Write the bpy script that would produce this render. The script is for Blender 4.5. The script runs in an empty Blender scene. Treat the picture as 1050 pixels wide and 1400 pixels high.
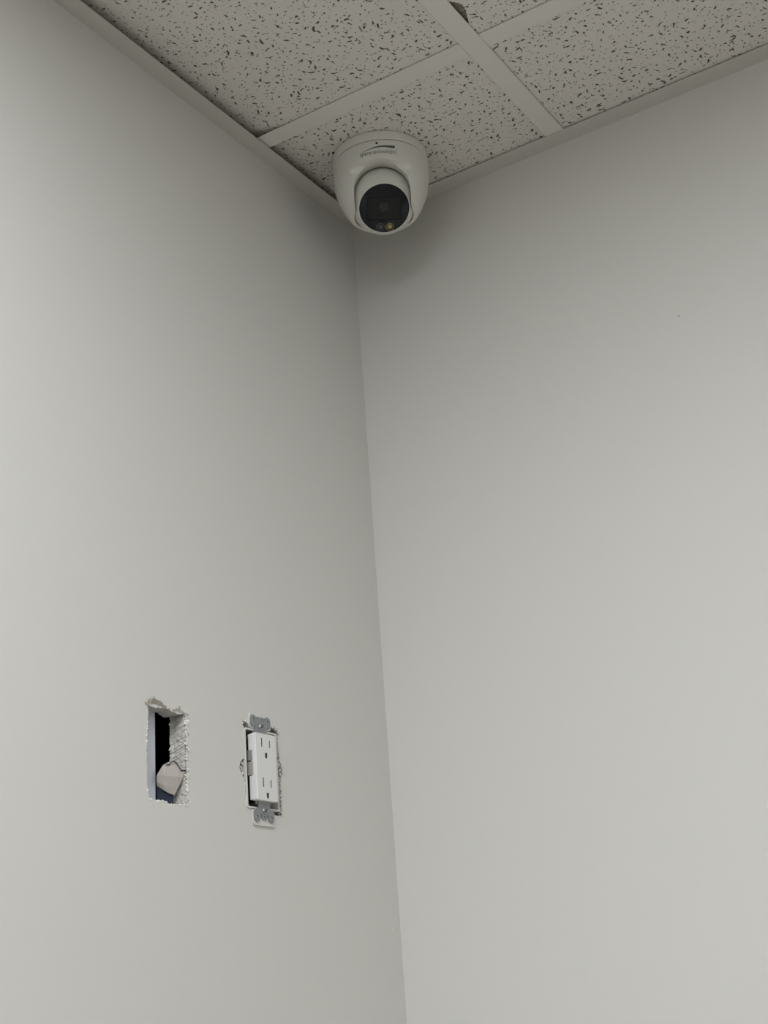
import bpy, bmesh, math, random
from mathutils import Vector, Matrix, noise
from mathutils.geometry import tessellate_polygon

random.seed(7)
scene = bpy.context.scene
COL = scene.collection
H = 2.60                      # ceiling height (m); the room corner is x = 0, y = 0

# ------------------------------------------------------------------ camera
cam_data = bpy.data.cameras.new('camera')
cam = bpy.data.objects.new('camera', cam_data)
COL.objects.link(cam)
cam_data.sensor_fit = 'VERTICAL'
cam_data.sensor_height = 36.0
cam_data.lens = 36.0 * 1921.8 / 1400.0
cam_data.clip_start = 0.02
r_ = Vector((0.83999577, 0.53851114, -0.06642939))
u_ = Vector((0.2434546, -0.2646463, 0.93310889))
d_ = Vector((-0.48490924, 0.79998006, 0.35340478))
mw = Matrix((( r_.x, u_.x, -d_.x, 0.843782), (r_.y, u_.y, -d_.y, -1.364063),
             (r_.z, u_.z, -d_.z, H - 1.007232), (0, 0, 0, 1)))
cam.matrix_world = mw
scene.camera = cam

# ------------------------------------------------------------------ world / exposure
world = bpy.data.worlds.new('world')
world.use_nodes = True
world.node_tree.nodes['Background'].inputs[0].default_value = (0.0, 0.0, 0.0, 1)
scene.world = world
scene.view_settings.view_transform = 'Standard'
scene.view_settings.look = 'None'
scene.view_settings.gamma = 1.0
scene.view_settings.use_curve_mapping = False
scene.view_settings.exposure = 0.0
LAMP_STRENGTH = 10.2
LAMP_COLOR = (0.970, 0.989, 1.0)
TROFFERS = [((1, 2), (1, 3)), ((4, 2), (4, 3)), ((1, 5), (1, 6)), ((4, 5), (4, 6))]   # grid cells that hold a lamp

# ------------------------------------------------------------------ materials
def lin(c):
    return tuple(((v / 255) / 12.92 if v / 255 <= 0.04045 else ((v / 255 + 0.055) / 1.055) ** 2.4) for v in c)

def mat(name, rgb, rough=0.6, metal=0.0, bump=None, spec=0.5, var=None, coat=0.0):
    """rgb in 0-255 sRGB; bump = (scale, strength, distance); var = (scale, amount)"""
    m = bpy.data.materials.new(name)
    m.use_nodes = True
    nt = m.node_tree
    b = nt.nodes['Principled BSDF']
    c = lin(rgb)
    b.inputs['Base Color'].default_value = (*c, 1)
    b.inputs['Roughness'].default_value = rough
    b.inputs['Metallic'].default_value = metal
    b.inputs['Specular IOR Level'].default_value = spec
    b.inputs['Coat Weight'].default_value = coat
    tc = nt.nodes.new('ShaderNodeTexCoord')
    if var:
        n = nt.nodes.new('ShaderNodeTexNoise')
        n.inputs['Scale'].default_value = var[0]
        n.inputs['Detail'].default_value = 4
        nt.links.new(tc.outputs['Object'], n.inputs['Vector'])
        mx = nt.nodes.new('ShaderNodeMix'); mx.data_type = 'RGBA'
        mx.inputs[6].default_value = (*[v * (1 - var[1]) for v in c], 1)
        mx.inputs[7].default_value = (*[min(1, v * (1 + var[1])) for v in c], 1)
        nt.links.new(n.outputs['Fac'], mx.inputs[0])
        nt.links.new(mx.outputs[2], b.inputs['Base Color'])
    if bump:
        n = nt.nodes.new('ShaderNodeTexNoise')
        n.inputs['Scale'].default_value = bump[0]
        n.inputs['Detail'].default_value = 3
        nt.links.new(tc.outputs['Object'], n.inputs['Vector'])
        bp = nt.nodes.new('ShaderNodeBump')
        bp.inputs['Strength'].default_value = bump[1]
        bp.inputs['Distance'].default_value = bump[2]
        nt.links.new(n.outputs['Fac'], bp.inputs['Height'])
        nt.links.new(bp.outputs['Normal'], b.inputs['Normal'])
    return m

def tile_material():
    """mineral-fibre tile: pin holes plus short, bent, randomly turned fissures"""
    m = bpy.data.materials.new('mineral_fibre_tile'); m.use_nodes = True
    nt = m.node_tree; N = nt.nodes; L = nt.links
    b = N['Principled BSDF']; b.inputs['Roughness'].default_value = 0.95
    b.inputs['Specular IOR Level'].default_value = 0.15
    tc = N.new('ShaderNodeTexCoord'); oi = N.new('ShaderNodeObjectInfo')
    off = N.new('ShaderNodeVectorMath'); off.operation = 'SCALE'
    off.inputs[0].default_value = (37.1, 17.7, 0.0)
    L.new(oi.outputs['Random'], off.inputs['Scale'])
    add = N.new('ShaderNodeVectorMath'); add.operation = 'ADD'
    L.new(tc.outputs['Object'], add.inputs[0]); L.new(off.outputs[0], add.inputs[1])
    flat = N.new('ShaderNodeVectorMath'); flat.operation = 'MULTIPLY'
    flat.inputs[1].default_value = (1, 1, 0)
    L.new(add.outputs[0], flat.inputs[0])
    # a gentle warp so that edges are ragged
    wn = N.new('ShaderNodeTexNoise'); wn.inputs['Scale'].default_value = 420; wn.inputs['Detail'].default_value = 2
    L.new(flat.outputs[0], wn.inputs['Vector'])
    ws = N.new('ShaderNodeVectorMath'); ws.operation = 'SUBTRACT'; ws.inputs[1].default_value = (.5, .5, .5)
    L.new(wn.outputs['Color'], ws.inputs[0])
    wsc = N.new('ShaderNodeVectorMath'); wsc.operation = 'SCALE'; wsc.inputs['Scale'].default_value = 0.0022
    L.new(ws.outputs[0], wsc.inputs[0])
    wadd = N.new('ShaderNodeVectorMath'); wadd.operation = 'ADD'
    L.new(flat.outputs[0], wadd.inputs[0]); L.new(wsc.outputs[0], wadd.inputs[1])

    def math_(op, a, b_=None, clamp=False):
        n = N.new('ShaderNodeMath'); n.operation = op; n.use_clamp = clamp
        for i, v in enumerate((a, b_)):
            if v is None: continue
            if isinstance(v, (int, float)): n.inputs[i].default_value = v
            else: L.new(v, n.inputs[i])
        return n.outputs[0]

    def layer(cell, half_len, half_wid, keep, bend, shift):
        sh = N.new('ShaderNodeVectorMath'); sh.operation = 'ADD'; sh.inputs[1].default_value = (shift, shift * 1.7, 0)
        L.new(wadd.outputs[0], sh.inputs[0])
        v = N.new('ShaderNodeTexVoronoi'); v.voronoi_dimensions = '2D'; v.feature = 'F1'
        v.inputs['Scale'].default_value = 1 / cell
        v.inputs['Randomness'].default_value = 1.0
        L.new(sh.outputs[0], v.inputs['Vector'])
        # Position comes back in the scale of the input vector
        sub = N.new('ShaderNodeVectorMath'); sub.operation = 'SUBTRACT'
        L.new(sh.outputs[0], sub.inputs[0]); L.new(v.outputs['Position'], sub.inputs[1])
        sep = N.new('ShaderNodeSeparateColor'); L.new(v.outputs['Color'], sep.inputs[0])
        rot = N.new('ShaderNodeVectorRotate'); rot.rotation_type = 'Z_AXIS'
        L.new(sub.outputs[0], rot.inputs['Vector'])
        L.new(math_('MULTIPLY', sep.outputs[0], 6.283), rot.inputs['Angle'])
        xyz = N.new('ShaderNodeSeparateXYZ'); L.new(rot.outputs[0], xyz.inputs[0])
        # length varies with green, bend with blue
        ln = math_('MULTIPLY', math_('ADD', math_('MULTIPLY', math_('POWER', sep.outputs[1], 1.6), 0.85), 0.28), half_len)
        xx = math_('DIVIDE', xyz.outputs[0], ln)
        x2 = math_('MULTIPLY', xyz.outputs[0], xyz.outputs[0])
        bb = math_('MULTIPLY', math_('SUBTRACT', sep.outputs[2], 0.5), bend)
        yy = math_('ADD', xyz.outputs[1], math_('MULTIPLY', x2, bb))
        wd = math_('MULTIPLY', math_('ADD', math_('MULTIPLY', sep.outputs[2], 0.7), 0.5), half_wid)
        yy = math_('DIVIDE', yy, wd)
        dist = math_('ADD', math_('MULTIPLY', xx, xx), math_('MULTIPLY', yy, yy))
        msk = math_('MULTIPLY', math_('SUBTRACT', 1.25, dist), 2.0, True)
        # some cells stay empty
        pick = math_('FRACT', math_('MULTIPLY', math_('ADD', sep.outputs[0], sep.outputs[1]), 7.31))
        return math_('MULTIPLY', msk, math_('LESS_THAN', pick, keep))

    a1 = layer(0.0112, 0.0030, 0.00105, 0.72, 330.0, 0.0)
    a2 = layer(0.0060, 0.0013, 0.00085, 0.66, 0.0, 3.3)
    a3 = layer(0.0190, 0.0044, 0.00115, 0.40, 220.0, 8.1)
    mk = math_('MAXIMUM', math_('MAXIMUM', a1, math_('MULTIPLY', a2, 0.8)), a3)
    big = N.new('ShaderNodeTexNoise'); big.inputs['Scale'].default_value = 9; big.inputs['Detail'].default_value = 3
    L.new(flat.outputs[0], big.inputs['Vector'])
    base = N.new('ShaderNodeMix'); base.data_type = 'RGBA'
    base.inputs[6].default_value = (*lin((218, 215, 210)), 1); base.inputs[7].default_value = (*lin((224, 221, 216)), 1)
    L.new(big.outputs['Fac'], base.inputs[0])
    mix = N.new('ShaderNodeMix'); mix.data_type = 'RGBA'
    mix.inputs[7].default_value = (*lin((92, 89, 84)), 1)  # shade inside pin holes and fissures, painted into the colour
    L.new(base.outputs[2], mix.inputs[6]); L.new(mk, mix.inputs[0])
    L.new(mix.outputs[2], b.inputs['Base Color'])
    gn = N.new('ShaderNodeTexNoise'); gn.inputs['Scale'].default_value = 700
    L.new(flat.outputs[0], gn.inputs['Vector'])
    hgt = math_('SUBTRACT', math_('MULTIPLY', gn.outputs['Fac'], 0.12), mk)
    bp = N.new('ShaderNodeBump'); bp.inputs['Strength'].default_value = 0.6; bp.inputs['Distance'].default_value = 0.0012
    L.new(hgt, bp.inputs['Height']); L.new(bp.outputs['Normal'], b.inputs['Normal'])
    return m

M = {}
M['paint'] = mat('wall_paint', (213.5, 212.8, 209.5), 0.55, bump=(260, 0.10, 0.0006), spec=0.35)
M['trim'] = mat('painted_metal_trim', (205, 202, 198), 0.5, spec=0.4)
M['tee'] = mat('tee_enamel', (222, 220, 215), 0.5, spec=0.4)
M['tile'] = tile_material()
M['core'] = mat('tile_core', (138, 132, 122), 0.95, bump=(500, 0.8, 0.002), var=(300, 0.5))
M['plenum'] = mat('plenum_slab', (60, 58, 55), 0.9, bump=(20, 0.3, 0.01))
M['floor'] = mat('carpet_floor', (156, 149, 138), 0.95, bump=(900, 0.6, 0.003), var=(400, 0.15))
M['gypsum'] = mat('gypsum_core', (204, 202, 198), 0.95, bump=(700, 0.7, 0.0015), var=(400, 0.10))
M['paper'] = mat('torn_paper', (216, 213, 206), 0.9, bump=(600, 0.5, 0.0008))
M['brown_paper'] = mat('backing_paper', (176, 168, 158), 0.9, bump=(600, 0.6, 0.001), var=(500, 0.2))
M['cavity'] = mat('cavity_shade_dark', (46, 52, 78), 0.9, bump=(60, 0.4, 0.004))  # cavity shade painted as colour; timber stud, plates and box back share it
M['stud'] = mat('galvanised_steel', (206, 210, 220), 0.55, 0.15, bump=(40, 0.1, 0.001))
M['steel'] = mat('zinc_strap', (150, 153, 157), 0.45, 0.55, bump=(500, 0.1, 0.0004), var=(250, 0.06))
M['screw'] = mat('zinc_screw', (176, 178, 180), 0.33, 0.8)
M['plastic'] = mat('white_nylon', (226, 227, 226), 0.38, spec=0.5)
M['boxplastic'] = mat('white_box_plastic', (214, 214, 210), 0.5)
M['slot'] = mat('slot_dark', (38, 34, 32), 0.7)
M['brass'] = mat('contact_brass', (184, 180, 172), 0.45, 0.2)
M['clip'] = mat('grey_clip', (150, 150, 148), 0.5)
M['camwhite'] = mat('camera_white_enamel', (222, 222, 216), 0.36, spec=0.5, bump=(1500, 0.05, 0.0002))
M['camseam'] = mat('seam_shadow_dark', (70, 70, 68), 0.8)
M['glass'] = mat('black_front_glass', (10, 19, 27), 0.16, spec=0.38)
M['window'] = mat('lens_window_black', (28, 30, 30), 0.42, spec=0.35)
M['lens'] = mat('lens_coating', (16, 17, 20), 0.08, coat=0.6)
M['lensring'] = mat('lens_ring', (34, 34, 35), 0.4)
M['ledring'] = mat('led_bezel', (84, 84, 84), 0.35, 0.2)
M['ledclear'] = mat('led_clear', (66, 68, 74), 0.2, coat=0.4)
M['ledyellow'] = mat('led_phosphor', (124, 110, 72), 0.3, coat=0.4)
M['ledgold'] = mat('led_gold', (160, 142, 92), 0.25, coat=0.4)
M['ink'] = mat('printed_ink', (88, 92, 98), 0.6)
M['offcut'] = mat('offwhite_plastic_scrap', (176, 171, 165), 0.5, var=(60, 0.06))
M['navy'] = mat('dark_navy', (28, 38, 62), 0.5)  # dark navy tone for the scrap's lower part and edge line
M['crumb'] = mat('plaster_crumb', (236, 236, 232), 0.9)
M['smudge'] = mat('grey_smudge', (120, 116, 110), 0.9)

# ------------------------------------------------------------------ helpers
def link(name, me, mats, parent=None, smooth=None):
    o = bpy.data.objects.new(name, me)
    COL.objects.link(o)
    for m in (mats if isinstance(mats, (list, tuple)) else [mats]):
        me.materials.append(m)
    if smooth is not None:
        me.shade_smooth()
        me.set_sharp_from_angle(angle=math.radians(smooth))
    if parent: o.parent = parent
    return o

def obj(name, bm, mats, parent=None, smooth=None, loc=None):
    bmesh.ops.recalc_face_normals(bm, faces=bm.faces)
    me = bpy.data.meshes.new(name); bm.to_mesh(me); bm.free()
    o = link(name, me, mats, parent, smooth)
    if loc is not None: o.location = loc
    return o

def tag(o, label=None, cat=None, group=None, kind=None):
    if label: o['label'] = label
    if cat: o['category'] = cat
    if group: o['group'] = group
    if kind: o['kind'] = kind
    return o

def empty(name, loc, rot=(0, 0, 0)):
    o = bpy.data.objects.new(name, None); COL.objects.link(o)
    o.location = loc; o.rotation_euler = rot; o.empty_display_size = 0.05
    return o

def add_box(bm, x0, x1, y0, y1, z0, z1, bevel=0.0, seg=2, mi=0):
    vs = [bm.verts.new((x, y, z)) for x in (x0, x1) for y in (y0, y1) for z in (z0, z1)]
    fs = [bm.faces.new([vs[i] for i in q]) for q in ((0, 1, 3, 2), (4, 6, 7, 5), (0, 4, 5, 1), (2, 3, 7, 6), (0, 2, 6, 4), (1, 5, 7, 3))]
    for f in fs: f.material_index = mi
    if bevel:
        es = list({e for f in fs for e in f.edges})
        bmesh.ops.bevel(bm, geom=es, offset=bevel, segments=seg, affect='EDGES', profile=0.5)
    return vs

def prism(bm, outer, holes, h0, h1, fn, mi=0, side=None, side_hole=None, back=None):
    """solid plate with holes; fn(u, v, h) -> point. back = other loops for the far face (same counts)"""
    loops = [list(outer)] + [list(h) for h in holes]
    bl = back if back else loops
    tris = tessellate_polygon([[Vector((p[0], p[1], 0)) for p in l] for l in loops])
    A, B = [], []
    for l in loops: A += [bm.verts.new(fn(p[0], p[1], h1)) for p in l]
    for l in bl: B += [bm.verts.new(fn(p[0], p[1], h0)) for p in l]
    def face(vs, m):
        if len(set(vs)) < 3: return
        try: f = bm.faces.new(vs); f.material_index = m
        except ValueError: pass
    for t in tris:
        face([A[i] for i in t], mi); face([B[i] for i in reversed(t)], mi)
    k = 0
    for n, l in enumerate(loops):
        m = (mi if side is None else side) if n == 0 else (mi if side_hole is None else side_hole)
        for i in range(len(l)):
            j = (i + 1) % len(l)
            face([A[k + i], A[k + j], B[k + j], B[k + i]], m)
        k += len(l)

def rrect(cx, cy, w, h, r, n=4):
    out = []
    for sx, sy, a0 in ((1, 1, 0), (-1, 1, 90), (-1, -1, 180), (1, -1, 270)):
        for i in range(n + 1):
            a = math.radians(a0 + 90 * i / n)
            out.append((cx + sx * (w / 2 - r) + r * math.cos(a), cy + sy * (h / 2 - r) + r * math.sin(a)))
    return out

def circle(cx, cy, r, n=24):
    return [(cx + r * math.cos(2 * math.pi * i / n), cy + r * math.sin(2 * math.pi * i / n)) for i in range(n)]

def lathe(bm, prof, n=64, mtx=None, close_ends=True):
    rings = []
    for (r, z) in prof:
        if r < 1e-7: rings.append([bm.verts.new((0, 0, z))])
        else: rings.append([bm.verts.new((r * math.cos(2 * math.pi * i / n), r * math.sin(2 * math.pi * i / n), z)) for i in range(n)])
    for a, b in zip(rings, rings[1:]):
        for i in range(n):
            j = (i + 1) % n
            if len(a) == 1 and len(b) == 1: continue
            if len(a) == 1: bm.faces.new((a[0], b[i], b[j]))
            elif len(b) == 1: bm.faces.new((a[i], b[0], a[j]))
            else: bm.faces.new((a[i], b[i], b[j], a[j]))
    if mtx: bmesh.ops.transform(bm, matrix=mtx, verts=[v for rg in rings for v in rg])

def mm(*p): return Vector(p) * 0.001

def ragged(pts, step, amp, seed, keep_ends=True):
    """subdivide a closed loop and roughen it"""
    rnd = random.Random(seed); out = []
    n = len(pts)
    for i in range(n):
        a = Vector(pts[i]).to_2d() if len(pts[i]) > 2 else Vector(pts[i]); b = Vector(pts[(i + 1) % n])
        d = b - a; k = max(1, int(d.length / step)); nn = Vector((-d.y, d.x)).normalized()
        for q in range(k):
            t = (q + (rnd.uniform(-.3, .3) if q else 0)) / k
            out.append(tuple(a + d * t + nn * rnd.uniform(-amp, amp)))
    return out

# ------------------------------------------------------------------ room shell
RX, RY = 3.66, -4.90
TOP = H + 0.35
def shell_box(name, *dims, m='paint'):
    bm = bmesh.new(); add_box(bm, *dims)
    return tag(obj(name, bm, M[m]), kind='structure')

shell_box('floor', -0.15, RX + 0.12, RY - 0.12, 0.12, -0.06, 0.0, m='floor')
wall_right = shell_box('wall_right', -0.016, RX, 0.0, 0.10, 0.0, TOP)
shell_box('wall_back', -0.016, RX, RY - 0.10, RY, 0.0, TOP)
shell_box('wall_side', RX, RX + 0.10, RY - 0.10, 0.10, 0.0, TOP)

# left wall: 16 mm board with two ragged openings (y, z in mm; z measured from the ceiling)
hole_a = ragged([(-409.5, -704.0), (-402.0, -705.5), (-391.0, -704.5), (-380.0, -704.5), (-369.0, -707.0), (-357.5, -705.5),
                 (-357.3, -730.0), (-356.8, -760.0), (-357.8, -789.5), (-380.0, -790.5), (-409.0, -788.5), (-411.5, -775.0), (-412.0, -745.0), (-410.0, -722.0)],
                3.2, 0.75, 3)
hole_b = ragged([(-269.0, -705.5), (-270.5, -699.0), (-262.0, -700.0), (-258.0, -705.0), (-226.0, -702.5), (-222.0, -698.0), (-213.0, -699.0), (-212.5, -712.0),
                 (-211.5, -730.0), (-207.5, -739.0), (-206.5, -744.0), (-211.0, -751.0), (-211.0, -770.0), (-210.5, -786.5), (-222.0, -787.0),
                 (-240.0, -785.5), (-268.0, -783.5), (-269.5, -758.0), (-274.5, -752.0), (-277.5, -745.0), (-275.5, -739.0), (-269.0, -736.0)],
                3.0, 0.55, 5)
def wall_fn(u, v, h): return Vector((h * 0.001, u * 0.001, H + v * 0.001))
bm = bmesh.new()
outer = [(RY * 1000 - 100, -H * 1000), (100, -H * 1000), (100, 350), (RY * 1000 - 100, 350)]
rnd = random.Random(11)
def rough_back(loop): return [(p[0] + rnd.uniform(-.8, .8), p[1] + rnd.uniform(-.8, .8)) for p in loop]
prism(bm, outer, [hole_a, hole_b], -16, 0, wall_fn, 0, side_hole=1, back=[outer, rough_back(hole_a), rough_back(hole_b)])
wall_left = tag(obj('wall_left', bm, [M['paint'], M['gypsum']]), kind='structure')

# what stands inside the wall
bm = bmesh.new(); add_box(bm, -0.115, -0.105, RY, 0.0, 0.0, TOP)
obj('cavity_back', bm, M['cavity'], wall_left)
bm = bmesh.new()      # steel stud: a channel whose flange shows in the empty opening
add_box(bm, -0.0180, -0.0168, -0.4200, -0.3812, 0.0, TOP)
add_box(bm, -0.104, -0.018, -0.4200, -0.4188, 0.0, TOP)
add_box(bm, -0.104, -0.1028, -0.4200, -0.3812, 0.0, TOP)
obj('steel_stud', bm, M['stud'], wall_left)
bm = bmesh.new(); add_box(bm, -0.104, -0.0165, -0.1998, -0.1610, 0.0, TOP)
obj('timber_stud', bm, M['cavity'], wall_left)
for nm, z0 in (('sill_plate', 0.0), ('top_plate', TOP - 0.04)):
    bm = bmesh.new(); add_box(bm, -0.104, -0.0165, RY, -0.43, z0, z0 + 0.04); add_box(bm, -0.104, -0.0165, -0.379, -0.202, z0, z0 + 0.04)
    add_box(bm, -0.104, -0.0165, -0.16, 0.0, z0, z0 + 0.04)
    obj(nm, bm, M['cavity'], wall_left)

# saw-marked cut edge on the right of the empty opening
bm = bmesh.new()
nz, nd = 150, 14
grid = []
for i in range(nz + 1):
    z = -705.0 - 84.5 * i / nz; row = []
    for j in range(nd + 1):
        dd = 16.8 * j / nd
        s = z + 0.32 * dd
        ridge = 0.75 * math.sin(s * 0.95 + 1.3 * math.sin(s * 0.21)) + 0.5 * math.sin(s * 2.3 + dd * 0.05)
        nse = noise.noise(Vector((z * .35, dd * .35, 3.1))) * 1.1 + noise.noise(Vector((z * 1.1, dd * .8, 9))) * 0.5
        y = -358.8 - 0.62 * (ridge * min(1, j / 3) + nse)
        if j >= nd - 2: y -= (1.0 + 2.0 * abs(noise.noise(Vector((z * .28, 7, j * .4))))) * (j - nd + 3) / 2 * 0.8
        row.append(bm.verts.new(wall_fn(y, z, -dd)))
    grid.append(row)
for i in range(nz):
    for j in range(nd):
        bm.faces.new((grid[i][j], grid[i][j + 1], grid[i + 1][j + 1], grid[i + 1][j]))
obj('sawn_edge', bm, M['gypsum'], wall_left)

def flakes(name, spots, mkey, seed, parent):
    """curled crumbs of torn facing paper; spots = (y, z, size, out) in mm"""
    rn = random.Random(seed); bm = bmesh.new()
    for (y, z, s, hout) in spots:
        k = rn.randint(5, 7); a0 = rn.uniform(0, 6.28)
        tilt = rn.uniform(-.5, .5); tilt2 = rn.uniform(-.5, .5)
        top, bot = [], []
        for i in range(k):
            a = a0 + 6.283 * i / k; rr = s * rn.uniform(.45, 1.0)
            u, v = rr * math.cos(a) * .8, rr * math.sin(a)
            h = hout + u * tilt + v * tilt2
            top.append(bm.verts.new(wall_fn(y + u, z + v, max(-13, h + .35)))); bot.append(bm.verts.new(wall_fn(y + u, z + v, max(-13.5, h - .25))))
        ct = bm.verts.new(wall_fn(y, z, hout + .5 + rn.uniform(0, .4)))
        for i in range(k):
            j = (i + 1) % k
            bm.faces.new((top[i], top[j], ct)); bm.faces.new((top[i], bot[i], bot[j], top[j]))
        bm.faces.new(list(reversed(bot)))
    o = obj(name, bm, M[mkey], parent); o['kind'] = 'stuff'
    return o

rn = random.Random(21)
sp = []
for (y, z) in hole_a:
    if y > -362:                                # right edge: a crumbly white bead
        for q in range(7): sp.append((y + rn.uniform(-1.4, 2.2), z + rn.uniform(-2.4, 2.4), rn.uniform(.4, 1.7), rn.uniform(-.9, .8)))
    elif y < -407 and rn.random() < .5: sp.append((y - rn.uniform(-.4, 1.0), z + rn.uniform(-2.5, 2.5), rn.uniform(.4, 1.3), rn.uniform(-.6, .2)))
    elif z < -780 and rn.random() < .7: sp.append((y + rn.uniform(-1, 1), z - rn.uniform(-.3, 1.3), rn.uniform(.7, 1.5), rn.uniform(-.2, .4)))
sp += [(-411.8, -738, 1.5, .1), (-412.2, -733, 1.1, .2), (-353.5, -787, 1.6, .2), (-355, -712, 2.0, .5)]
flakes('torn_paper_edge', sp, 'crumb', 4, wall_left)
sp = [(-411, -703.5, 2.2, 1.2), (-413.5, -703.2, 1.5, .8), (-407.5, -701.5, 2.0, 1.4), (-390, -702.6, 2.2, .8), (-385.5, -703.4, 1.8, .5), (-381, -704.2, 1.6, .4),
      (-371.5, -703.4, 1.8, .6), (-368, -702.2, 2.2, 1.2), (-366.8, -699.5, 1.2, 1.6), (-363, -704, 2.4, 1.4), (-359, -705.5, 2.2, .8), (-355, -705.3, 1.4, 1.0), (-354, -724, 1.2, .4),
      (-375, -704.2, 1.5, .5), (-409.5, -699.5, 1.2, 1.5), (-404, -697.0, 1.3, 2.4)]
flakes('torn_backing', sp, 'brown_paper', 9, wall_left)
# torn strip of facing paper lifted above the empty opening
bm = bmesh.new()
pts_a = [(-409.5, -702.8, 0.2), (-406.5, -701.9, .4), (-403, -702.4, .3), (-399.5, -702.0, .4), (-396, -702.9, .3), (-392.5, -702.5, .4), (-389, -703.3, .3), (-385, -703.2, .2)]
pts_b = [(-409.8, -700.6, 1.4), (-406.2, -698.6, 2.4), (-403.8, -697.6, 3.0), (-399.2, -699.0, 2.4), (-395.2, -698.9, 2.4), (-391.5, -700.2, 2.0), (-389.5, -701.6, 1.2), (-384.5, -701.9, .9)]
ra = [bm.verts.new(wall_fn(*p)) for p in pts_a]; rb = [bm.verts.new(wall_fn(*p)) for p in pts_b]
rc = [bm.verts.new(wall_fn(p[0], p[1], p[2] - .5)) for p in pts_b]; rd = [bm.verts.new(wall_fn(p[0], p[1], p[2] - .6)) for p in pts_a]
for i in range(7):
    bm.faces.new((ra[i], ra[i + 1], rb[i + 1], rb[i])); bm.faces.new((rb[i], rb[i + 1], rc[i + 1], rc[i])); bm.faces.new((rc[i], rc[i + 1], rd[i + 1], rd[i]))
obj('lifted_paper_flap', bm, M['brown_paper'], wall_left)

sp = []
for (y, z) in hole_b:
    if y > -214 or z > -702: sp.append((y + rn.uniform(-.5, 1.2), z + rn.uniform(-1.5, 1.5), rn.uniform(.8, 1.7), rn.uniform(-.3, .5)))
    elif y < -268 and rn.random() < .5: sp.append((y + rn.uniform(-.5, .5), z + rn.uniform(-1, 1), rn.uniform(.6, 1.3), rn.uniform(-.2, .4)))
flakes('torn_paper_edge', sp, 'paper', 6, wall_left)
sp = [(-272, -741, 2.4, -.8), (-273.5, -745.5, 2.2, -.6), (-272, -750, 2.4, -1.2), (-274.5, -748, 1.5, 0), (-211, -741, 2.4, -.6), (-210, -745, 2.2, -.8), (-212, -736, 1.8, -.5)]
sp += [(-212.6 + rn.uniform(-1.6, 2.4), -704 - 82 * k / 60, rn.uniform(.8, 1.9), rn.uniform(-3.0, .2)) for k in range(60)]
flakes('torn_paper_scrap', sp, 'paper', 8, wall_left)
sp = [(-217, -700, 2.6, .2), (-219.5, -699, 2.0, .4), (-213, -703, 2.0, .3), (-213, -728, 1.7, .2), (-211, -762, 1.8, .2), (-211.5, -775, 1.7, .2), (-213, -784, 2.2, .3)]
flakes('torn_backing', sp, 'brown_paper', 12, wall_left)

# small marks on the walls
def nick(name, p, size, axis, mkey, parent, ang=0.0):
    bm = bmesh.new(); rn_ = random.Random(int(p[0] * 7 + p[1] * 3))
    k = 7; top = []; base = []
    for i in range(k):
        a = 6.283 * i / k; rr = rn_.uniform(.7, 1.1)
        u, v = size[0] * rr * math.cos(a), size[1] * rr * math.sin(a)
        u, v = u * math.cos(ang) - v * math.sin(ang), u * math.sin(ang) + v * math.cos(ang)
        if axis == 0: q = lambda h, s=1: wall_fn(p[0] + u * s, p[1] + v * s, h)
        else: q = lambda h, s=1: Vector(((p[0] + u * s) * .001, -h * .001, H + (p[1] + v * s) * .001))
        base.append(bm.verts.new(q(-.05))); top.append(bm.verts.new(q(.4, .6)))
    for i in range(k):
        j = (i + 1) % k; bm.faces.new((base[i], base[j], top[j], top[i]))
    bm.faces.new(top)
    return obj(name, bm, M[mkey], parent)
nick('plaster_nick', (-16.0, -892), (.9, 3.0), 0, 'crumb', wall_left, .5)
nick('plaster_nick', (-41.6, -849.3), (.8, 1.0), 0, 'crumb', wall_left)
nick('scuff_dot', (415.8, -276.0), (1.0, 1.0), 1, 'smudge', wall_right)

# ------------------------------------------------------------------ ceiling
bm = bmesh.new(); add_box(bm, -0.15, RX + 0.12, RY - 0.12, 0.12, TOP, TOP + 0.08)
ceiling = tag(obj('ceiling', bm, M['plenum']), kind='structure')

XB = [0.308 + 0.6096 * i for i in range(6)]                # main tee centre lines (run along y)
YB = [-0.2225 - 0.6096 * i for i in range(8)]              # cross tee centre lines (run along x)
XE = [0.0] + XB + [RX]; YE = [0.0] + YB + [RY]
TW = 0.012                                                  # half face width of a tee
TZ = H + 0.0022                                             # visible tile face

def tee(name, x0, x1, y0, y1, along):
    bm = bmesh.new()
    if along == 'y':
        c = (x0 + x1) / 2
        add_box(bm, x0, x1, y0, y1, H, H + 0.0016, 0.0004, 1); add_box(bm, c - .0008, c + .0008, y0, y1, H + .0016, H + .038)
    else:
        c = (y0 + y1) / 2
        add_box(bm, x0, x1, y0, y1, H + .0002, H + 0.0016, 0.0004, 1); add_box(bm, x0, x1, c - .0008, c + .0008, H + .0016, H + .038)
    return obj(name, bm, M['tee'], ceiling)

for x in XB: tee('main_tee', x - TW, x + TW, RY + 0.002, -0.002, 'y')
lamp_cells = set()
for a, b in TROFFERS: lamp_cells.update({a, b})
for j, y in enumerate(YB):
    for i in range(len(XE) - 1):
        if any(a[0] == i and a[1] == j and b[1] == j + 1 for a, b in TROFFERS): continue     # a long lamp spans two cells
        x0 = XE[i] + (TW if i else 0.002); x1 = XE[i + 1] - (TW if i < len(XE) - 2 else 0.002)
        tee('cross_tee', x0 + .0002, x1 - .0002, y - TW, y + TW, 'x')

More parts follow.
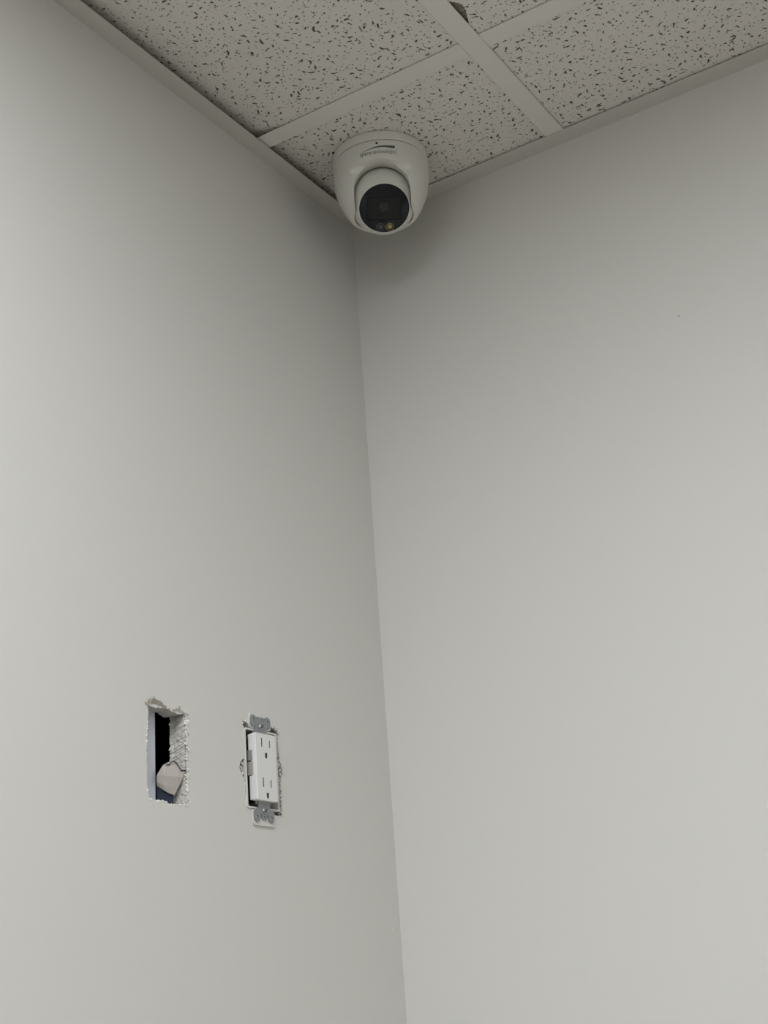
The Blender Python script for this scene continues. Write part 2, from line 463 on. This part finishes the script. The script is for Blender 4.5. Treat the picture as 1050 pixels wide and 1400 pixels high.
tile_cache = {}
def tile_mesh(w, d, lift):
    key = (round(w, 4), round(d, 4), lift)
    if key in tile_cache: return tile_cache[key]
    bm = bmesh.new()
    nx, ny = (48, 2) if lift else (1, 1)
    G = []
    for i in range(nx + 1):
        x = w * i / nx
        z = 0.0
        if lift:
            t = max(0.0, 1 - x / 0.060); z = 0.0120 * t ** 1.4
        G.append([(bm.verts.new((x - w / 2, d * j / ny - d / 2, z)), bm.verts.new((x - w / 2, d * j / ny - d / 2, z + .015))) for j in range(ny + 1)])
    for i in range(nx):
        for j in range(ny):
            for s in (0, 1):
                q = [G[i][j][s], G[i + 1][j][s], G[i + 1][j + 1][s], G[i][j + 1][s]]
                bm.faces.new(q if s else q[::-1])
    for i in range(nx):
        for j in (0, ny): bm.faces.new((G[i][j][0], G[i + 1][j][0], G[i + 1][j][1], G[i][j][1]))
    for j in range(ny):
        for i in (0, nx): bm.faces.new((G[i][j][0], G[i][j + 1][0], G[i][j + 1][1], G[i][j][1]))
    bmesh.ops.recalc_face_normals(bm, faces=bm.faces)
    me = bpy.data.meshes.new('ceiling_tile'); bm.to_mesh(me); bm.free(); me.materials.append(M['tile'])
    tile_cache[key] = me
    return me

for i in range(len(XE) - 1):
    for j in range(len(YE) - 1):
        if (i, j) in lamp_cells: continue
        x0 = XE[i] + .003; x1 = XE[i + 1] - .003; y1 = YE[j] - .003; y0 = YE[j + 1] + .003
        w, d = x1 - x0, y1 - y0; cx, cy = (x0 + x1) / 2, (y0 + y1) / 2
        if (i, j) == (1, 1):                              # the tile with a broken edge beside the main tee
            bm = bmesh.new()
            nb = [(x0, -.2965), (.3212, -.2958), (.3222, -.2938), (.3241, -.2930), (.3248, -.2905), (.3272, -.2893), (.3270, -.2868), (.3289, -.2845), (.3281, -.2818), (.3293, -.2790), (.3276, -.2768), (.3279, -.2738), (.3258, -.2712), (.3256, -.2680), (.3236, -.2655), (.3232, -.2620), (.3215, -.2590), (.3208, -.2560), (x0, -.2540)]
            outl = [(x0, y0), (x1, y0), (x1, y1), (x0, y1)] + nb[::-1]
            prism(bm, [(p[0] - cx, p[1] - cy) for p in outl], [], 0, .015, lambda u, v, h: Vector((u, v, h)), 0, side=1)
            o = obj('ceiling_tile', bm, [M['tile'], M['core']], ceiling, loc=(cx, cy, TZ))
            bm = bmesh.new()
            rows = []
            for a in range(9):
                row = []
                for b in range(13):
                    u = x0 + .026 * a / 8; v = -.300 + .050 * b / 12
                    row.append(bm.verts.new((u - cx, v - cy, .0010 + .0016 * noise.noise(Vector((u * 300, v * 300, 2))) + .0025 * max(0, 1 - (a / 6)))))
                rows.append(row)
            for a in range(8):
                for b in range(12): bm.faces.new((rows[a][b], rows[a + 1][b], rows[a + 1][b + 1], rows[a][b + 1]))
            obj('broken_edge', bm, M['core'], o)
            continue
        o = bpy.data.objects.new('ceiling_tile', tile_mesh(w, d, i == 0)); COL.objects.link(o)
        o.location = (cx, cy, TZ); o.parent = ceiling
        if (i, j) == (0, 0):                              # ragged bit of the cut-out beside the camera base
            bm = bmesh.new()
            vs = [bm.verts.new((.0738 + p[0] * .7 - p[1] * .35 - cx, -.1515 + p[1] * .6 + p[0] * .5 - cy, -.0003)) for p in ((-.002, -.004), (.001, -.0055), (.003, -.003), (.0045, .001), (.004, .005), (.001, .006), (-.0005, .002), (-.0025, .000))]
            f = bm.faces.new(vs); ex = bmesh.ops.extrude_face_region(bm, geom=[f])
            for v in ex['geom']:
                if isinstance(v, bmesh.types.BMVert): v.co.z += .002
            obj('broken_edge', bm, M['slot'], o)

# wall angle: an L of painted metal whose flange shows as a band round the ceiling
def wall_angle(name, pts):
    bm = bmesh.new()
    for b in pts: add_box(bm, *b)
    return tag(obj(name, bm, M['trim']), kind='structure')
FW = 0.0245
t1 = wall_angle('trim_1', [(0.0, FW - .0015, RY, 0.0, H - .0005, H + .0005), (0.0, .001, RY, 0.0, H + .0005, H + .022)])
for v in t1.data.vertices:                                  # the left flange hangs a little at its free edge
    if v.co.x > .01: v.co.z -= .0026
wall_angle('trim_2', [(FW - .0015, RX, -FW, 0.0, H - .0005, H + .0005), (FW - .0015, RX, -.001, 0.0, H + .0005, H + .022)])
wall_angle('trim_3', [(FW - .0015, RX - FW, RY, RY + FW, H - .0005, H + .0005), (FW, RX - FW, RY, RY + .001, H + .0005, H + .022)])
wall_angle('trim_4', [(RX - FW, RX, RY, -FW, H - .0005, H + .0005), (RX - .001, RX, RY, -FW, H + .0005, H + .022)])

# ------------------------------------------------------------------ recessed lamps (all out of frame, in the same grid)
em = bpy.data.materials.new('lamp_diffuser'); em.use_nodes = True
eb = em.node_tree.nodes['Principled BSDF']
eb.inputs['Base Color'].default_value = (.8, .8, .8, 1)
eb.inputs['Emission Color'].default_value = (*LAMP_COLOR, 1)
eb.inputs['Emission Strength'].default_value = LAMP_STRENGTH
lab = ['recessed white ceiling lamp nearest the corner and the left wall', 'recessed white ceiling lamp nearest the right wall, far from the left wall',
       'recessed white ceiling lamp at the back of the room beside the left wall', 'recessed white ceiling lamp at the back of the room far from the left wall']
for k, (a, b) in enumerate(TROFFERS):
    i0, j0 = a; i1, j1 = b
    x0, x1 = XE[i0] + TW, XE[i1 + 1] - TW; y1, y0 = YE[j0] - TW, YE[j1 + 1] + TW
    t = empty('ceiling_lamp', ((x0 + x1) / 2, (y0 + y1) / 2, H + .003))
    tag(t, lab[k], 'lamp', 'recessed ceiling lamps')
    w, d = (x1 - x0) / 2, (y1 - y0) / 2
    bm = bmesh.new()
    prism(bm, [(-w, -d), (w, -d), (w, d), (-w, d)], [[(-w + .02, -d + .02), (w - .02, -d + .02), (w - .02, d - .02), (-w + .02, d - .02)]], 0, .026, lambda u, v, h: Vector((u, v, h)))
    add_box(bm, -w, w, -d, d, .026, .07)
    obj('lamp_housing', bm, M['tee'], t)
    bm = bmesh.new(); vs = [bm.verts.new(p) for p in ((-w + .02, -d + .02, .006), (-w + .02, d - .02, .006), (w - .02, d - .02, .006), (w - .02, -d + .02, .006))]
    bm.faces.new(vs)
    me = bpy.data.meshes.new('diffuser'); bm.to_mesh(me); bm.free()
    link('diffuser', me, em, t).location = (0, 0, .014)

# ------------------------------------------------------------------ security camera
CAM_AX = Vector((0.112, -0.108, H))
sec = empty('security_camera', CAM_AX, (0, 0, math.radians(30.2)))     # local -Y looks at the room, Z up
tag(sec, 'white dome security camera with black round lens face on corner ceiling tile', 'camera')

def eval_copy(o):
    dg = bpy.context.evaluated_depsgraph_get(); dg.update()
    return bpy.data.meshes.new_from_object(o.evaluated_get(dg))

BZ = -0.0585; BR = 0.040
bm = bmesh.new()      # mounting plate against the tile
lathe(bm, [(0, .0020), (.0568, .0020), (.0578, .0012), (.0580, -.0098), (.0575, -.0106), (0, -.0106)], 96)
obj('mounting_base', bm, M['camwhite'], sec, 35)
bm = bmesh.new(); lathe(bm, [(0, -.0106), (.0569, -.0106), (.0569, -.0113), (0, -.0113)], 96)
obj('seam_shadow', bm, M['camseam'], sec)  # dark band in the seam; the groove's shade is put into its colour
prof = [(0, -.0113), (.0573, -.0113), (.0579, -.0119), (.0580, -.016), (.0579, -.024), (.0576, -.032), (.0569, -.039), (.0556, -.046), (.0534, -.054),
        (.0506, -.061), (.0474, -.068), (.0442, -.0735), (.0418, -.0770), (.0402, -.0786), (.0385, -.0792), (0, -.0792)]
bm = bmesh.new(); lathe(bm, prof, 128); bmesh.ops.recalc_face_normals(bm, faces=bm.faces)
me = bpy.data.meshes.new('tmp'); bm.to_mesh(me); bm.free(); tmp = bpy.data.objects.new('tmp', me); COL.objects.link(tmp)
cutters = []
def cutter(bm):
    bmesh.ops.recalc_face_normals(bm, faces=bm.faces)
    me = bpy.data.meshes.new('cut'); bm.to_mesh(me); bm.free(); o = bpy.data.objects.new('cut', me); COL.objects.link(o)
    md = tmp.modifiers.new('b', 'BOOLEAN'); md.operation = 'DIFFERENCE'; md.solver = 'EXACT'; md.object = o
    cutters.append(o)
bm = bmesh.new(); bmesh.ops.create_uvsphere(bm, u_segments=96, v_segments=64, radius=BR + .0011, matrix=Matrix.Translation((0, 0, BZ))); cutter(bm)
# flat recessed front with a filleted shelf above it
bm = bmesh.new()
fl = [(.0425, -.10), (.0425, -.0450)] + [(.0425 + .006 * (1 - math.cos(a)), -.0450 + .006 * math.sin(a)) for a in [math.radians(v) for v in (15, 30, 45, 60, 75, 88)]] + [(.075, -.0380), (.075, -.10)]
sides = [[bm.verts.new((s, -p[0], p[1])) for p in fl] for s in (-.07, .07)]
n = len(fl)
for i in range(n): bm.faces.new((sides[0][i], sides[0][(i + 1) % n], sides[1][(i + 1) % n], sides[1][i]))
bm.faces.new(sides[0]); bm.faces.new(sides[1]); cutter(bm)
# arched slot the eyeball swings in
bm = bmesh.new()
e = math.radians(-12); ax = Vector((0, -math.cos(e), math.sin(e))); up = Vector((0, math.sin(e), math.cos(e)))
sl = [(.0335 * math.cos(math.radians(a)), .0335 * math.sin(math.radians(a))) for a in range(0, 181, 6)] + [(-.0335, -.09), (.0335, -.09)]
rings = [[bm.verts.new(Vector((0, 0, BZ)) + ax * t + Vector((1, 0, 0)) * p[0] + up * p[1]) for p in sl] for t in (0.0, .12)]
n = len(sl)
for i in range(n): bm.faces.new((rings[0][i], rings[0][(i + 1) % n], rings[1][(i + 1) % n], rings[1][i]))
bm.faces.new(rings[0]); bm.faces.new(rings[1]); cutter(bm)
me = eval_copy(tmp); me.name = 'housing'
for o in cutters + [tmp]: bpy.data.objects.remove(o)
me.materials.clear()
housing = link('housing', me, M['camwhite'], sec, 32)
bv = housing.modifiers.new('edge', 'BEVEL'); bv.width = .0007; bv.segments = 2; bv.limit_method = 'ANGLE'; bv.angle_limit = math.radians(38); bv.harden_normals = True

# eyeball: a sphere cut flat for the glass, aimed down into the room
el = math.radians(-51.5); azs = math.radians(3.5)
nrm = Vector((math.cos(el) * math.sin(azs), -math.cos(el) * math.cos(azs), math.sin(el)))
fx = Vector((0, 0, 1)).cross(nrm).normalized(); fy = nrm.cross(fx)
FM = Matrix(((fx.x, fy.x, nrm.x, 0), (fx.y, fy.y, nrm.y, 0), (fx.z, fy.z, nrm.z, BZ), (0, 0, 0, 1)))
PL = 0.0262; FR = 0.0299
bm = bmesh.new(); pr = [(0, -BR)]
amax = math.acos((FR + .0013) / BR)
for k in range(1, 41):
    a = -math.pi / 2 + (amax + math.pi / 2) * k / 40; pr.append((BR * math.cos(a), BR * math.sin(a)))
zt = pr[-1][1]
pr += [(FR + .0009, zt + .0010), (FR + .0003, zt + .0013), (FR, zt + .0010), (FR, zt - .002), (0, zt - .002)]
lathe(bm, pr, 96, FM)
ball = obj('eyeball', bm, M['camwhite'], sec, 40)
bm = bmesh.new(); g0 = zt + .0002
lathe(bm, [(0, g0 - .0015), (FR - .0001, g0 - .0015), (FR - .0001, g0), (FR - .0005, g0 + .0003), (0, g0 + .0003)], 96, FM)
glass = obj('front_glass', bm, M['glass'], sec, 40); glass['label'] = 'black glass face of the eyeball'
G0 = g0 + .0003
def on_face(u, v, h): return FM @ Vector((u, v, G0 + h))
bm = bmesh.new()
prism(bm, rrect(0, -.001, .0415, .0285, .003), [rrect(0, -.001, .0395, .0265, .0024)], -.0006, .0005, on_face)
obj('window_rim', bm, M['glass'], glass)
bm = bmesh.new(); prism(bm, rrect(0, -.001, .0393, .0263, .0022), [], -.0006, .00012, on_face)
obj('lens_window', bm, M['window'], glass)
bm = bmesh.new(); prism(bm, circle(-.0005, .0005, .0066, 40), [circle(-.0005, .0005, .0052, 40)], 0, .0006, on_face)
obj('lens_ring', bm, M['lensring'], glass)
bm = bmesh.new(); lathe(bm, [(.0050, .0001), (.0040, .0007), (.002, .0011), (0, .0013)], 32, FM @ Matrix.Translation((-.0005, .0005, G0)))
obj('lens', bm, M['lens'], glass, 60)
for nm, u, key, rr in (('infrared_led', -.0052, 'ledclear', .0052), ('white_light_led', .0062, 'ledgold', .0050)):
    bm = bmesh.new(); prism(bm, circle(u, -.0232, rr, 32), [circle(u, -.0232, rr - .0009, 32)], 0, .0007, on_face)
    ring = obj('led_ring', bm, M['ledring' if u < 0 else 'ledyellow'], glass)
    bm = bmesh.new(); lathe(bm, [(rr * .60, .0001), (rr * .54, .0005), (rr * .3, .0008), (0, .0009)], 24, FM @ Matrix.Translation((u, -.0232, G0)))
    obj(nm, bm, M[key], glass, 60)

# print on the housing wall
def wrap(s, z, r=.0580): a = s / r; return Vector((r * math.sin(a), -r * math.cos(a), z))
def rad_at(z):
    for (r0, z0), (r1, z1) in zip(prof[1:], prof[2:]):
        if z1 <= z <= z0: return r0 + (r1 - r0) * (z0 - z) / max(1e-9, z0 - z1)
    return .0580
def printed_text(name, body, x_left, width, base, size, bold):
    cu = bpy.data.curves.new('txt', 'FONT'); cu.body = body; cu.size = 1.0; cu.resolution_u = 3; cu.offset = bold
    o = bpy.data.objects.new('txt', cu); COL.objects.link(o)
    me = eval_copy(o); bpy.data.objects.remove(o); me.materials.clear(); me.name = name
    xs = [v.co.x for v in me.vertices]; a, b = min(xs), max(xs)
    bm = bmesh.new(); bm.from_mesh(me)
    for v in bm.verts:
        s = x_left + (v.co.x - a) / (b - a) * width; z = base + v.co.y * size
        v.co = wrap(s, z, rad_at(z) + .00012)
    bm.to_mesh(me); bm.free()
    return link(name, me, M['ink'], sec)
S0 = -.0232
printed_text('brand_name', 'speco', S0, .0138, -.0302, .0076, .008)
printed_text('brand_name', 'technologies', S0 + .0155, .0280, -.0302, .0074, .0)
bm = bmesh.new(); lo, hi = [], []
for k in range(25):
    t = k / 24
    s = S0 + .0430 * t
    zc = -.0268 + .0072 * math.sin(min(1, t / .72) * math.pi / 2) ** 0.9
    th = .0003 + .0036 * t ** 1.2
    z2 = zc - th
    hi.append(bm.verts.new(wrap(s, zc, rad_at(zc) + .00012))); lo.append(bm.verts.new(wrap(s - (.0012 * t if k == 24 else 0), z2, rad_at(z2) + .00012)))
for k in range(24): bm.faces.new((lo[k], lo[k + 1], hi[k + 1], hi[k]))
bmesh.ops.recalc_face_normals(bm, faces=bm.faces)
obj('brand_swoosh', bm, M['ink'], sec)
bm = bmesh.new(); c = [bm.verts.new(wrap(S0 + .0447 + .0008 * math.cos(a) * (1 if i % 2 else .5), -.0250 + .0009 * math.sin(a) * (1 if i % 2 else .5), rad_at(-.0250) + .00012)) for i, a in enumerate([6.283 * k / 10 for k in range(10)])]
bm.faces.new(c); obj('brand_star', bm, M['ink'], sec)
bm = bmesh.new(); a = -.0020 / .0580
lathe(bm, [(0, -.001), (.0015, -.001), (.0015, .0002), (0, .0002)], 20, Matrix.Translation(wrap(-.0020, -.0160)) @ Vector((0, 0, 1)).rotation_difference(Vector((math.sin(a), -math.cos(a), 0))).to_matrix().to_4x4())
obj('set_screw_hole', bm, M['slot'], sec)

# ------------------------------------------------------------------ outlet in its box
OY, OZ, TILT = -0.2445, H - 0.7431, 0.012
def out_empty(name):
    return empty(name, (0, OY, OZ), (TILT, 0, 0))
def on_wall(u, v, h): return mm(h, u, v)           # local: x out of the wall, y to the right, z up (mm)

box = out_empty('outlet_box')
tag(box, 'white plastic wall box around the outlet, its rim showing in the torn opening', 'outlet box')
bm = bmesh.new(); prism(bm, rrect(2.0, -1.0, 52.5, 79, 2), [rrect(2.0, -1.0, 49.0, 75.5, 1.5)], -60, 1.2, on_wall)
obj('box_shell', bm, M['boxplastic'], box)
bm = bmesh.new(); prism(bm, rrect(2.0, -1.0, 52.5, 79, 2), [], -62, -60, on_wall)
obj('box_back', bm, M['cavity'], box)
for nm, v0, v1 in (('box_flange', 39.0, 54.4), ('box_flange', -56.6, -41.0)):
    bm = bmesh.new(); prism(bm, rrect(.9, (v0 + v1) / 2, 34.5, abs(v1 - v0), 3.2), [], .15, 2.0, on_wall)
    obj(nm, bm, M['boxplastic'], box)

outlet = out_empty('wall_outlet')
tag(outlet, 'white rectangular two-socket outlet without cover plate on left wall', 'outlet')
# decorator-style face with real slots
def slot(cx, cy, w, h): return [(cx - w / 2, cy - h / 2), (cx + w / 2, cy - h / 2), (cx + w / 2, cy + h / 2), (cx - w / 2, cy + h / 2)]
def ground(cx, cy):
    return [(cx - 2.2, cy - 1.4)] + [(cx + 2.2 * math.cos(math.radians(a)), cy - 1.0 + 2.4 * math.sin(math.radians(a))) for a in range(200, 341, 20)] + [(cx + 2.2, cy - 1.4), (cx + 2.2, cy + 2.6), (cx - 2.2, cy + 2.6)]
holes = []
for c in (19.8, -19.8):
    holes += [slot(-6.2, c + 4.4, 2.5, 9.2), slot(6.4, c + 3.8, 2.3, 7.4), ground(0.2, c - 8.0)]
F1 = 8.6
bm = bmesh.new()
prism(bm, rrect(0, 0, 32.4, 66.0, 1.6), holes, F1 - 0.9, F1, on_wall)
# rounded shoulder running down to the strap
for (g0_, h0, g1_, h1) in ((0, F1, .25, F1 - .35), (.25, F1 - .35, .35, F1 - .9), (.35, F1 - .9, .4, 2.6)):
    A_ = [bm.verts.new(on_wall(p[0], p[1], h0)) for p in rrect(0, 0, 32.4 + 2 * g0_, 66.0 + 2 * g0_, 1.6 + g0_)]
    B_ = [bm.verts.new(on_wall(p[0], p[1], h1)) for p in rrect(0, 0, 32.4 + 2 * g1_, 66.0 + 2 * g1_, 1.6 + g1_)]
    for i in range(len(A_)): bm.faces.new((A_[i], A_[(i + 1) % len(A_)], B_[(i + 1) % len(A_)], B_[i]))
face = obj('face', bm, M['plastic'], outlet)
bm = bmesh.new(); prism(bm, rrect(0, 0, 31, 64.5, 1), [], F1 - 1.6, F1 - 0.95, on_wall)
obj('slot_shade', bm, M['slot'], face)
bm = bmesh.new()
for v0, v1 in ((8.5, 32.6), (-32.6, -9.0)): add_box(bm, -.0012, .0030, -.0166, .0166, v0 * .001, v1 * .001, .0008)
add_box(bm, -.0012, .0028, -.0138, .0166, -.009, .0085)
obj('body', bm, M['plastic'], outlet)
bm = bmesh.new(); add_box(bm, -.028, -.0012, -.0110, .0125, -.030, .030, .002)
obj('rear_body', bm, M['slot'], outlet)
bm = bmesh.new(); add_box(bm, -.0030, .0046, -.01675, -.0150, -.0085, .0050, .0004, 1)
sc_ = obj('side_contact', bm, M['brass'], outlet); sc_['label'] = 'grey metal contact in the notch of the side'
bm = bmesh.new(); add_box(bm, -.0022, .0040, -.01705, -.0160, .0060, .0165, .0004, 1)
obj('side_clip', bm, M['clip'], outlet)
# zinc strap: one ear at each end, two round lobes and a neck
def ear(sgn):
    loop = []
    base = 33.0; neck = 9.0; lobe = 11.5; lr = 4.7; top = 52.6 if sgn > 0 else 53.4
    pts = [(-neck, base), (neck, base), (neck, 41.0)]
    pts += [(lobe + lr * math.cos(math.radians(a)), 44.2 + (lr - .8) * math.sin(math.radians(a))) for a in (-70, -45, -20, 0)]
    pts += [(lobe + lr * math.cos(math.radians(a)), top - lr + lr * math.sin(math.radians(a))) for a in (10, 40, 70, 90, 110, 140, 165)]
    pts += ([(6.6, 50.2), (6.2, 47.4), (5.2, 47.4), (4.8, 51.0), (1.2, 51.2), (1.0, 49.6)] if sgn > 0 else [(6.4, 46.6), (4.4, 45.6), (4.2, 49.4), (2.2, 51.0)])
    full = pts + [(-p[0], p[1]) for p in reversed(pts[2:])]
    out = [(p[0], sgn * p[1]) for p in full]
    hs = [circle(-lobe, sgn * (top - 5.0), 1.75, 14), circle(lobe, sgn * (top - 5.0), 1.75, 14)]
    if sgn < 0: hs.append(circle(0, -48.2, 1.0, 10))
    else: hs.append(rrect(2.8, 48.6, 1.2, 2.2, .4, 2))
    bm = bmesh.new(); prism(bm, out, hs, 2.05, 3.4, on_wall)
    return bm
for s in (1, -1): obj('strap_ear', ear(s), M['steel'], outlet)
bm = bmesh.new(); add_box(bm, .0012, .0026, -.0120, .0120, -.036, .036)
obj('strap', bm, M['steel'], outlet)
for v in (41.4, -42.0):
    bm = bmesh.new(); lathe(bm, [(0, .0030), (.0033, .0030), (.0033, .0040), (.0028, .0048), (.0016, .0052), (0, .0053)], 28, Matrix.Translation((0, 0, v * .001)) @ Matrix.Rotation(math.radians(90), 4, 'Y'))
    s_ = obj('screw', bm, M['screw'], outlet, 40)
    bm = bmesh.new(); m4 = Matrix.Translation((0, 0, v * .001)) @ Matrix.Rotation(math.radians(38), 4, 'X')
    add_box(bm, .0045, .0054, -.0026, .0026, -.0004, .0004); add_box(bm, .0045, .00541, -.0004, .0004, -.0019, .0019)
    bmesh.ops.transform(bm, matrix=m4, verts=bm.verts)
    obj('screw_slot', bm, M['slot'], s_)

# ------------------------------------------------------------------ scrap lodged in the empty opening
scrap = empty('loose_scrap', (-0.010, -0.375, H - 0.788))
tag(scrap, 'bent off-white scrap with dark blue edges lodged inside the empty wall opening', 'scrap')
def sv(bm, y, z, x): return bm.verts.new(Vector((x * .001 + .010, y * .001 + .375, z * .001 + .788)))
def slab(name, pts, thick, mkey, seed=0):
    """faceted sheet: pts = list of quads rows [(y, z, x)...]"""
    bm = bmesh.new()
    rows = [[sv(bm, *p) for p in r] for r in pts]
    rows2 = [[sv(bm, p[0] + thick * .6, p[1], p[2] - thick) for p in r] for r in pts]
    R, C = len(rows), len(rows[0])
    for i in range(R - 1):
        for j in range(C - 1):
            bm.faces.new((rows[i][j], rows[i][j + 1], rows[i + 1][j + 1], rows[i + 1][j]))
            bm.faces.new((rows2[i][j], rows2[i + 1][j], rows2[i + 1][j + 1], rows2[i][j + 1]))
    for i in range(R - 1):
        for j in (0, C - 1): bm.faces.new((rows[i][j], rows[i + 1][j], rows2[i + 1][j], rows2[i][j]))
    for j in range(C - 1):
        for i in (0, R - 1): bm.faces.new((rows[i][j], rows[i][j + 1], rows2[i][j + 1], rows2[i][j]))
    return obj(name, bm, M[mkey], scrap)
# rows run from the curled top edge down the front sheet, columns left to right
slab('sheet', [[(-374.0, -752.7, -13), (-370.0, -750.3, -11), (-366.0, -748.6, -8), (-361.4, -752.6, -4.5), (-359.2, -757.7, -1.5)],
               [(-377.0, -754.7, -12), (-373.7, -754.1, -9.5), (-368.5, -754.6, -6), (-363.9, -757.0, -3), (-359.2, -759.4, -0.6)],
               [(-384.5, -764.1, -12), (-378.2, -763.9, -9.5), (-372.4, -764.3, -6), (-367.2, -764.6, -3), (-360.8, -764.9, -1)],
               [(-384.0, -770.0, -12.5), (-378.4, -771.9, -10.5), (-372.7, -773.3, -8), (-367.6, -773.9, -6), (-363.7, -773.2, -4)],
               [(-381.4, -773.3, -14.5), (-377.4, -775.6, -12.5), (-372.9, -778.4, -10), (-369.2, -780.0, -8.5), (-365.8, -780.8, -7.5)]], 1.2, 'offcut')
slab('dark_underside', [[(-380.7, -773.5, -15.5), (-372.5, -777.5, -12.5), (-364.5, -780.9, -9.4)], [(-380.9, -789.2, -15.5), (-372.6, -789.8, -12.5), (-365.4, -790.0, -10)]], 1.5, 'navy')
bm = bmesh.new()
ridge = [(-375.1, -753.7, -8.6), (-372.3, -753.3, -7.6), (-371.0, -751.2, -6.8), (-368.5, -749.8, -6.2), (-366.3, -751.6, -4.4), (-365.0, -755.1, -2.4), (-363.3, -758.6, -1.2), (-359.0, -758.3, 0.1)]
prev = None
for p in ridge:
    ring = [sv(bm, p[0], p[1] + .55 * math.sin(a), p[2] + .55 * math.cos(a)) for a in [6.283 * k / 6 for k in range(6)]]
    if prev:
        for k in range(6): bm.faces.new((prev[k], prev[(k + 1) % 6], ring[(k + 1) % 6], ring[k]))
    prev = ring
obj('blue_edge', bm, M['navy'], scrap)
